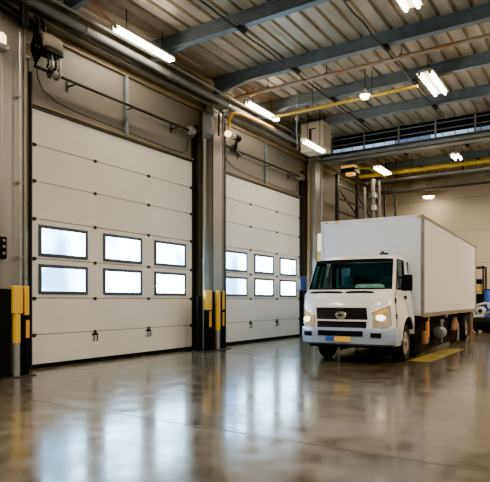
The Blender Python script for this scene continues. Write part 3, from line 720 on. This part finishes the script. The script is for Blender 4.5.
def side(s, v, z, off=0.0):
    y = yend(z) + (HB - yend(z))*v
    if z > 1.65: pass
    return Vector((s*(wz(z)+off) + lean(z), y, z))
AR, AZ, AY = 0.62, 0.42, 0.24
def archz(y): return AZ + math.sqrt(AR*AR-(y-AY)**2) if abs(y-AY) < AR else 0
def side_a(s, v, z, off=0.0):
    p = side(s, v, z, off)
    if abs(p.y-AY) < AR: p.z = max(p.z, archz(p.y))
    p.z = max(p.z, 0.60 if p.y < 0 else 0.62)
    return p
NU, NV = 32, 30
def grid(bm, rows):
    V = [[bm.verts.new(p) for p in r] for r in rows]
    for a, b in zip(V, V[1:]):
        for k in range(len(a)-1):
            if len({tuple(round(c, 5) for c in v.co) for v in (a[k],a[k+1],b[k+1],b[k])}) >= 3:
                bm.faces.new((a[k], a[k+1], b[k+1], b[k]))
    return V
US = [-1 + 2*k/NU for k in range(NU+1)]
VS = [k/NV for k in range(NV+1)]
W_U = 0.9375; W_V0, W_V1 = 2/30, 18/30
bm = BM()
for za, zb in zip(ZL, ZL[1:]):
    for k in range(NU):
        um = (US[k]+US[k+1])/2; zm = (za+zb)/2
        if abs(um) < W_U and 1.65 < zm < WT_: continue
        bm.faces.new([bm.verts.new(p) for p in (front(US[k],za), front(US[k+1],za), front(US[k+1],zb), front(US[k],zb))])
    for s in (-1, 1):
        for k in range(NV):
            vm = (VS[k]+VS[k+1])/2
            if W_V0 < vm < W_V1 and 1.65 < zm < WT_: continue
            q = [side_a(s,VS[k],za), side_a(s,VS[k+1],za), side_a(s,VS[k+1],zb), side_a(s,VS[k],zb)]
            if abs(q[2].z-q[1].z) + abs(q[3].z-q[0].z) < 1e-4: continue
            bm.faces.new([bm.verts.new(p) for p in q])
    bm.faces.new([bm.verts.new(p) for p in (Vector((lean(za)-wz(za),HB,za)), Vector((lean(za)+wz(za),HB,za)), Vector((lean(zb)+wz(zb),HB,zb)), Vector((lean(zb)-wz(zb),HB,zb)))])
zt = ZL[-1]
bm.faces.new([bm.verts.new(front(u, zt)) for u in US] + [bm.verts.new((lean(zt)+wz(zt),HB,zt)), bm.verts.new((lean(zt)-wz(zt),HB,zt))])
bmesh.ops.remove_doubles(bm, verts=bm.verts, dist=1e-4)
cab = obj('cab_body', bm, 'whitepaint', TR, True)
# wheel-arch lips and dark liners
for s in (-1, 1):
    bm = BM(); tube(bm, [(s*1.045, AY+AR*math.cos(a), AZ+AR*math.sin(a)) for a in [PI*k/20 for k in range(4, 20)]], 0.022, 8)
    obj('wheel_arch_lip', bm, 'whitepaint', cab, True)
bm = BM()
prev = None
for k in range(0, 13):
    a = PI*k/12; y, z = AY+(AR+0.01)*math.cos(a), AZ+(AR+0.01)*math.sin(a)
    cur = (bm.verts.new((-1.0,y,z)), bm.verts.new((1.0,y,z)))
    if prev: bm.faces.new((prev[0], prev[1], cur[1], cur[0]))
    prev = cur
obj('wheel_arch_liner', bm, 'black', cab)
# windscreen and door glass
bm = BM(); grid(bm, [[front(-W_U + 2*W_U*k/14, z, -0.012) for k in range(15)] for z in (1.65,1.80,1.97,2.13,WT_)])
ws = obj('windscreen', bm, 'glass', TR, True)
def ring_pts():
    zs = (1.65,1.80,1.97,2.13,WT_)
    a = [front(-W_U+2*W_U*k/14, 1.65, 0.004) for k in range(15)]
    b = [front(W_U, z, 0.004) for z in zs[1:]]
    c = [front(W_U-2*W_U*k/14, WT_, 0.004) for k in range(1, 15)]
    d = [front(-W_U, z, 0.004) for z in zs[::-1][1:]]
    return a + b + c + d
bm = BM(); tube(bm, ring_pts(), 0.02, 8, False); obj('window_seal', bm, 'black', ws, True)
# dark band across the top of the windscreen
bm = BM(); grid(bm, [[front(-0.92 + 1.84*k/14, z, 0.002) for k in range(15)] for z in (2.25, 2.305)]); obj('sun_band', bm, 'black', ws, True)
for u0, u1, lift in ((-0.86, -0.05, 0.0), (0.0, 0.62, 0.0)):
    bm = BM(); pts = [front(u0+(u1-u0)*k/8, 1.565+0.012*math.sin(PI*k/8), 0.014) for k in range(9)]
    tube(bm, pts, [0.012]+[0.026]*7+[0.012], 8); wp = obj('wiper', bm, 'black', TR, True)
for s in (-1, 1):
    bm = BM(); grid(bm, [[side(s, W_V0+(W_V1-W_V0)*k/6, z, -0.012) for k in range(7)] for z in (1.65,1.97,WT_)])
    g = obj('side_window', bm, 'glass', TR, True)
    bm = BM()
    loop = [side(s,W_V0,1.65), side(s,W_V1,1.65), side(s,W_V1,WT_), side(s,W_V0,WT_), side(s,W_V0,1.65)]
    tube(bm, loop, 0.018, 8); obj('window_seal', bm, 'black', g, True)
    # door leaf: thin panel just proud of the side, below the window line
    bm = BM(); rows = []
    for z in (0.66,0.75,0.85,0.92,0.98,1.05,1.15,1.3,1.45,1.6):
        rows.append([side_a(s, 0.05+0.60*k/18, z, 0.008) for k in range(19)])
    grid(bm, rows); d = obj('cab_door', bm, 'whitepaint', TR, True)
    bm = BM()
    for v in (0.045, 0.655):
        zlow = max(0.66, archz(side(s,v,0.8).y)+0.03)
        tube(bm, [side(s, v, zlow+(1.63-zlow)*k/6, 0.004) for k in range(7)], 0.008, 6)
    obj('shut_line', bm, 'dark', d)
    bm = BM(); c = side(s, 0.58, 1.46, 0.02); box(bm, c.x-0.02, c.x+0.02, c.y-0.09, c.y+0.07, c.z-0.035, c.z+0.035, 0.012); obj('door_handle', bm, 'black', d)
    for zz in (1.05, 1.38):
        bm = BM(); c = side(s, 0.02, zz, 0.012); box(bm, c.x-0.015, c.x+0.015, c.y-0.03, c.y+0.03, c.z-0.06, c.z+0.06, 0.01); obj('door_hinge', bm, 'black', d)
# mirrors: the one at the door side is a big black head, the other a blue one
bm = BM(); c = Vector((1.14, -0.26, 1.77)); box(bm, c.x-0.12, c.x+0.12, c.y-0.045, c.y+0.045, c.z-0.17, c.z+0.19, 0.03)
mi = obj('side_mirror', bm, 'black', TR); mi['label'] = 'black mirror'
bm = BM(); tube(bm, [(1.0,-0.42,1.64), (1.08,-0.34,1.64), (1.15,-0.27,1.68)], 0.02, 8); tube(bm, [(0.98,-0.35,1.90), (1.06,-0.31,1.89), (1.13,-0.27,1.87)], 0.018, 8); obj('mirror_arm', bm, 'black', mi, True)
bm = BM(); c = Vector((-1.20, -0.58, 1.79)); box(bm, c.x-0.085, c.x+0.085, c.y-0.05, c.y+0.05, c.z-0.17, c.z+0.17, 0.03)
mi = obj('side_mirror', bm, 'mirrorblue', TR); mi['label'] = 'dark blue mirror'
bm = BM(); tube(bm, [(-1.04,-0.46,1.60), (-1.12,-0.54,1.58), (-1.2,-0.58,1.64)], 0.02, 8); obj('mirror_arm', bm, 'black', mi, True)
# grille, emblem, headlamps
def patch(name, u0, u1, z0, z1, m, par, off=0.012, n=10, thick=0.02):
    bm = BM()
    A = grid(bm, [[front(u0+(u1-u0)*k/n, z0+(z1-z0)*j/3, off) for k in range(n+1)] for j in range(4)])
    B = grid(bm, [[front(u0+(u1-u0)*k/n, z0+(z1-z0)*j/3, off-thick) for k in range(n+1)] for j in range(4)])
    for e0, e1 in ((A[0],B[0]), (A[-1],B[-1])):
        for k in range(n): bm.faces.new((e0[k], e0[k+1], e1[k+1], e1[k]))
    for kk in (0, n):
        for j in range(3): bm.faces.new((A[j][kk], A[j+1][kk], B[j+1][kk], B[j][kk]))
    return obj(name, bm, m, par, True)
gr = patch('grille', -0.64, 0.47, 0.975, 1.235, 'grille', TR)
patch('lower_grille', -0.63, 0.45, 0.80, 0.935, 'grille', gr)
patch('grille_bar', -0.66, 0.49, 0.938, 0.972, 'whitepaint', gr, 0.03)
patch('grille_bar', -0.66, 0.48, 0.765, 0.798, 'bumper', gr, 0.03)
bm = BM(); c = front(-0.08, 1.07, 0.03)
lathe(bm, [(0.001,-0.035), (0.105,-0.03), (0.125,-0.012), (0.125,0.01)], c, 'y', 24)
for v in bm.verts: v.co.z = c.z + (v.co.z-c.z)*0.68
em = obj('emblem', bm, 'brass', gr, True); em['label'] = 'oval metal emblem'
bm = BM(); lathe(bm, [(0.001,-0.040), (0.06,-0.038), (0.07,-0.03)], c, 'y', 20)
for v in bm.verts: v.co.z = c.z + (v.co.z-c.z)*0.45
obj('emblem_centre', bm, 'dark', em, True)
bm = BM(); c = front(-0.08, 1.235, 0.02); box(bm, c.x-0.05, c.x-0.01, c.y-0.02, c.y+0.01, c.z-0.02, c.z+0.018, 0.006); box(bm, c.x+0.005, c.x+0.05, c.y-0.02, c.y+0.01, c.z-0.02, c.z+0.012, 0.006); obj('small_badge', bm, 'chrome', gr)
def lamp(s):
    # slanted quad, its outer top corner high
    bm = BM(); n = 8
    def P(i, j, off):
        t_ = i/n
        u = s*((0.57 if s > 0 else 0.69) + (0.35 if s > 0 else 0.30)*t_); zlo = 0.80 + 0.02*t_; zhi = (1.12 + 0.15*t_) if s > 0 else (1.06 + 0.10*t_)
        if t_ > 0.9: zlo += 0.03
        return front(u, zlo + (zhi-zlo)*j/4, off)
    A = grid(bm, [[P(i,j,0.022) for i in range(n+1)] for j in range(5)])
    B = grid(bm, [[P(i,j,-0.01) for i in range(n+1)] for j in range(5)])
    for e0, e1 in ((A[0],B[0]), (A[-1],B[-1])):
        for k in range(n): bm.faces.new((e0[k], e0[k+1], e1[k+1], e1[k]))
    for kk in (0, n):
        for j in range(4): bm.faces.new((A[j][kk], A[j+1][kk], B[j+1][kk], B[j][kk]))
    h = obj('headlamp', bm, 'headlamp_warm', TR, True)
    bm = BM(); c = front(s*(0.73 if s > 0 else 0.86), 1.02 if s > 0 else 0.97, 0.028); lathe(bm, [(0.001,-0.02), (0.09,-0.015), (0.11,0.0), (0.11,0.02)], c, 'y', 18)
    for v in bm.verts: v.co.z = c.z + (v.co.z-c.z)*0.6
    obj('lamp_bulb', bm, 'bulb', h, True)
    bm = BM(); g_ = [[P(i, 3.1+0.75*j, 0.026) for i in range(1, n)] for j in range(2)]; grid(bm, g_); obj('turn_signal', bm, 'plateamber', h, True)
    bm = BM(); tube(bm, [P(i,0,0.02) for i in range(n+1)] + [P(n,j,0.02) for j in range(1,5)] + [P(n-i,4,0.02) for i in range(1,n+1)] + [P(0,4-j,0.02) for j in range(1,5)], 0.011, 6, False); obj('lamp_bezel', bm, 'chrome', h, True)
lamp(1); lamp(-1)
# bumper wrapping round to the wheel arches
bm = BM(); rows = []
for z, o_ in ((0.42,0.01), (0.46,0.05), (0.55,0.06), (0.66,0.075), (0.74,0.07), (0.79,0.055), (0.80,0.0)):
    L_ = [Vector((-(1.06+o_*0.4), y, z)) for y in (-0.50, -0.62, -0.74)]
    F_ = [front(u, 0.7, o_) + Vector((0.012*u, 0, z-0.7)) for u in US]
    R_ = [Vector(((1.06+o_*0.4), y, z)) for y in (-0.74, -0.62, -0.50)]
    rows.append(L_ + F_ + R_)
V = grid(bm, rows)
for row in (V[0],): bm.faces.new(row)
bu = obj('front_bumper', bm, 'bumper', TR, True)
def bpatch(name, u0, u1, z0, z1, m, off=0.085, n=8):
    bm = BM()
    grid(bm, [[front(u0+(u1-u0)*k/n, 0.7, off) + Vector((0,0,z-0.7)) for k in range(n+1)] for z in (z0, z1)])
    bmesh.ops.solidify(bm, geom=bm.faces[:], thickness=-0.02)
    return obj(name, bm, m, bu)
bpatch('air_intake', -0.58, 0.40, 0.62, 0.735, 'black')
for s in (-1, 1):
    u0, u1 = (0.55, 0.76) if s > 0 else (-0.93, -0.72)
    f = bpatch('fog_lamp_recess', u0, u1, 0.60, 0.70, 'black')
bpatch('lower_lip', -0.97, 0.97, 0.415, 0.45, 'dark', 0.055, 16)
pl = bpatch('number_plate', -0.20, 0.15, 0.50, 0.61, 'plateamber', 0.10)
bpatch('plate_blue_panel', -0.40, -0.205, 0.51, 0.605, 'blue', 0.098)
bm = BM(); box(bm, -0.9, 0.9, -0.93, -0.2, 0.36, 0.52, 0.03); obj('underbody_tray', bm, 'black', TR)
# roof marker
bm = BM(); box(bm, 0.40, 0.60, 0.15, 0.25, 2.457, 2.50, 0.015); box(bm, 0.44, 0.50, 0.16, 0.22, 2.495, 2.54, 0.01); obj('roof_beacon', bm, 'dark', TR)
# interior
bm = BM(); box(bm, -0.86, 0.80, -0.60, 0.02, 1.30, 1.63, 0.06); da = obj('dashboard', bm, 'teal', TR)
bm = BM(); box(bm, -0.60, -0.2, -0.45, -0.20, 1.60, 1.69, 0.03); obj('dash_binnacle', bm, 'dark', da)
bm = BM(); box(bm, 0.02, 0.62, -0.50, -0.10, 1.60, 1.76, 0.07); obj('lit_dash_block', bm, mat('lit_teal', (0.5,0.8,0.8), 0.6, var=0.4, vscale=9), da)  # block added in pale teal for the lit patch low in the windscreen
bm = BM(); lathe(bm, [(0.001,-0.02), (0.035,0.0), (0.001,0.03)], (-0.72,-0.56,1.645), 'z', 12); obj('dash_lamp', bm, 'bluelamp', da, True)
for x in (-0.45, 0.45):
    bm = BM(); box(bm, x-0.28, x+0.28, 0.08, 0.45, 1.0, 1.16, 0.05); box(bm, x-0.27, x+0.27, 0.42, 0.58, 1.1, 1.78, 0.06); box(bm, x-0.14, x+0.14, 0.45, 0.57, 1.80, 1.98, 0.04); obj('cab_seat', bm, 'seat', TR)
bm = BM(); c = Vector((0.45,0.06,1.72)); ry = Matrix.Rotation(math.radians(55), 3, 'X')
tube(bm, [c + ry @ Vector((0.19*math.cos(2*PI*k/24), 0.19*math.sin(2*PI*k/24), 0)) for k in range(25)], 0.016, 8, False)
tube(bm, [c + ry @ Vector((-0.18,0,0)), c + ry @ Vector((0.18,0,0))], 0.014, 6); obj('steering_wheel', bm, 'dark', TR, True)
bm = BM(); box(bm, -0.98, 0.92, 0.70, 0.76, 0.8, 2.3); ln = obj('cab_rear_lining', bm, 'seat', TR)
bm = BM(); box(bm, -0.72, -0.50, 0.685, 0.70, 1.5, 2.2); box(bm, -0.86, -0.80, 0.685, 0.70, 1.5, 2.2); obj('pale_trim', bm, mat('pale_trim', (0.45,0.75,0.78), 0.6, var=0.15), ln)
# chassis and wheels
bm = BM()
for x in (-0.42, 0.42): box(bm, x-0.05, x+0.05, -0.8, 9.6, 0.62, 0.86)
for y in (1.2, 3.2, 5.2, 7.0, 9.4): box(bm, -0.42, 0.42, y-0.05, y+0.05, 0.66, 0.82)
ch = obj('chassis_frame', bm, 'black', TR)
for y in (AY, 8.1):
    bm = BM(); tube(bm, [(-0.85,y,0.42), (0.85,y,0.42)], 0.07, 12); obj('axle', bm, 'black', ch, True)
def wheel(x, y, s, w=0.24):
    r = 0.42
    bm = BM(); a, b = (x - s*w, x) 
    lathe(bm, [(0.25,0), (0.36,-0.01), (r-0.02,0.02), (r,0.05), (r,w-0.05), (r-0.02,w-0.02), (0.36,w+0.01), (0.26,w-0.005), (0.25,w-0.03)], (x - w if s > 0 else x, y, r), 'x', 32)
    t_ = obj('wheel', bm, 'tyre', TR, True)
    bm = BM(); f = lambda h: (h if s > 0 else -h)
    lathe(bm, [(0.26, f(-0.01)), (0.245, f(0.0)), (0.235, f(-0.05)), (0.14, f(-0.07)), (0.12, f(-0.03)), (0.07, f(0.02)), (0.001, f(0.03))], (x, y, r), 'x', 28)
    rm = obj('rim', bm, 'rim', t_, True)
    for k in range(8):
        a_ = 2*PI*k/8
        bm = BM(); lathe(bm, [(0.042, f(-0.064)), (0.042, f(-0.05)), (0.001, f(-0.048))], (x, y+0.19*math.cos(a_), r+0.19*math.sin(a_)), 'x', 10); obj('rim_hole', bm, 'black', rm)
for s in (-1, 1):
    wheel(s*1.01, 0.20, s); wheel(s*1.13, 8.1, s, 0.26); wheel(s*0.84, 8.1, s, 0.24)
# cargo box
BX0, BX1 = -1.36, 1.20
BY0, BY1 = 0.98, 9.8
BZ0, BZ1 = 1.02, 3.43
bm = BM(); box(bm, BX0, BX1, BY0, BY1, BZ0, BZ1, 0.012); cb = obj('cargo_box', bm, 'boxwhite', TR)
bm = BM(); box(bm, BX0+0.04, BX1-0.05, BY0-0.012, BY0, BZ0+0.04, BZ1-0.05); obj('front_panel', bm, 'boxfront', cb)
for (x, lb) in ((BX0, 0), (BX1, 1)):
    bm = BM(); box(bm, x-0.03, x+0.03, BY0-0.03, BY0+0.10, BZ0-0.02, BZ1+0.01, 0.012); obj('corner_post', bm, 'alurail' if lb else 'boxfront', cb)
    bm = BM(); box(bm, x-0.02, x+0.02, BY0+0.1, BY1, BZ1-0.05, BZ1+0.012, 0.008); obj('top_rail', bm, 'alurail', cb)
    bm = BM(); box(bm, x-0.02, x+0.02, BY0+0.1, BY1, BZ0-0.04, BZ0+0.07, 0.008); obj('bottom_rail', bm, 'brownrail', cb)
    bm = BM(); box(bm, x-0.025, x+0.025, BY1-0.07, BY1+0.02, BZ0, BZ1, 0.01); obj('rear_post', bm, 'alurail', cb)
bm = BM(); box(bm, BX0, BX1, BY0-0.025, BY0+0.02, BZ1-0.045, BZ1+0.012, 0.008); obj('front_top_rail', bm, 'boxfront', cb)
for x in (BX0+0.12, BX0+0.42, BX1-0.06):
    bm = BM(); box(bm, x-0.045, x+0.045, BY0-0.045, BY0-0.02, BZ1-0.055, BZ1-0.005, 0.01); obj('marker_lamp', bm, 'amber', cb)
# dark gap, side skirts doubling as underbody shade and hung-on gear
bm = BM()
for x in (-1.0, 0.92): box(bm, x-0.02, x+0.02, 1.35, 7.4, 0.08, 0.98)
obj('shade_skirt', bm, 'black', TR)  # black skirts reach low, standing in for the shadow under the box too
bm = BM(); box(bm, -1.0, 1.0, 8.75, 9.7, 0.45, 0.98); obj('rear_underride_box', bm, 'black', TR)
bm = BM(); box(bm, -0.95, 0.95, 0.82, 0.94, 0.55, 1.7, 0.02); obj('cab_gap_panel', bm, 'black', TR)
bm = BM(); box(bm, 1.05, 1.15, 1.55, 1.95, 0.30, 0.62, 0.03); ob = obj('orange_toolbox', bm, 'rust', TR)
bm = BM(); box(bm, 1.10, 1.17, 1.72, 1.9, 0.45, 0.86, 0.03); obj('orange_lid', bm, 'orange', ob)
bm = BM(); tube(bm, [(1.16,1.80,0.86), (1.17,1.78,0.95), (1.17,1.70,1.02)], 0.022, 8); obj('hook_strap', bm, 'amber', ob, True)
bm = BM(); lathe(bm, [(0.05,-0.26), (0.14,-0.24), (0.155,-0.16), (0.155,0.16), (0.14,0.24), (0.05,0.26)], (1.12,3.5,0.50), 'y', 22); tk = obj('air_tank', bm, 'tank', TR, True)
bm = BM(); tube(bm, [(1.15,3.5,0.6), (1.15,3.5,0.86)], 0.05, 10); lathe(bm, [(0.08,0), (0.08,0.05)], (1.15,3.5,0.80), 'z', 12); obj('tank_valve', bm, 'galv', tk, True)
bm = BM(); tube(bm, [(1.15,3.5,0.36), (1.15,3.5,0.22)], 0.035, 8); obj('drain_pipe', bm, 'tank', tk, True)
bm = BM(); prism(bm, [(5.7,0.45), (6.6,0.45), (6.6,0.6), (6.2,0.84), (6.05,0.84), (5.7,0.55)], 'x', 1.04, 1.12); sb = obj('spare_bracket', bm, 'rust', TR)
bm = BM(); tube(bm, [(1.14,6.25,0.5), (1.14,6.25,0.15)], 0.045, 10); obj('bracket_leg', bm, 'galv', sb, True)
bm = BM(); box(bm, 1.10, 1.16, 4.2, 4.45, 0.90, 0.98, 0.02); obj('side_marker', bm, 'cream', TR)
for x in (-1.06, 1.06):
    bm = BM(); box(bm, x-0.14, x+0.14, 8.62, 8.65, 0.15, 0.9); obj('mud_flap', bm, 'alurail', TR)

# ------------------------------------------------------------------ light, world, camera
def area(name, loc, sx, sy, power, color, rot=(0,0,0)):
    l = bpy.data.lights.new(name, 'AREA'); l.shape = 'RECTANGLE'; l.size = sx; l.size_y = sy; l.energy = power; l.color = color
    o = bpy.data.objects.new(name, l); o.location = loc; o.rotation_euler = rot; COL.objects.link(o); return o
WARM = (1.0, 0.82, 0.60)
for i, (x, y, p_) in enumerate(((-8.4, 3.5, 200), (-3.0, 4.5, 330), (-3.0, -0.5, 300), (2.5, 2.0, 300), (2.5, 8.0, 480), (2.5, 14.5, 480), (2.5, 21.0, 420), (2.0, 25.5, 420), (-1.5, 23.6, 420))):
    area('hall_fill', (x, y, 7.15), 0.4, 1.8, p_, WARM)  # unseen fill lights added to brighten truck, back wall and hall

w = bpy.data.worlds.new('world'); sc.world = w; w.use_nodes = True
bg = w.node_tree.nodes['Background']; bg.inputs['Color'].default_value = (0.95, 0.90, 0.80, 1); bg.inputs['Strength'].default_value = 0.35

cam = bpy.data.cameras.new('camera'); co = bpy.data.objects.new('camera', cam); COL.objects.link(co)
cam.sensor_fit = 'HORIZONTAL'; cam.sensor_width = 36; cam.lens = 545/490*36
cam.shift_y = (300-241)/490
co.location = (0, 0, 1.4); co.rotation_euler = (PI/2, 0, math.radians(32.7))
cam.clip_end = 200
sc.camera = co
sc.view_settings.view_transform = 'AgX'
sc.view_settings.look = 'AgX - Punchy'
sc.view_settings.exposure = 0.7
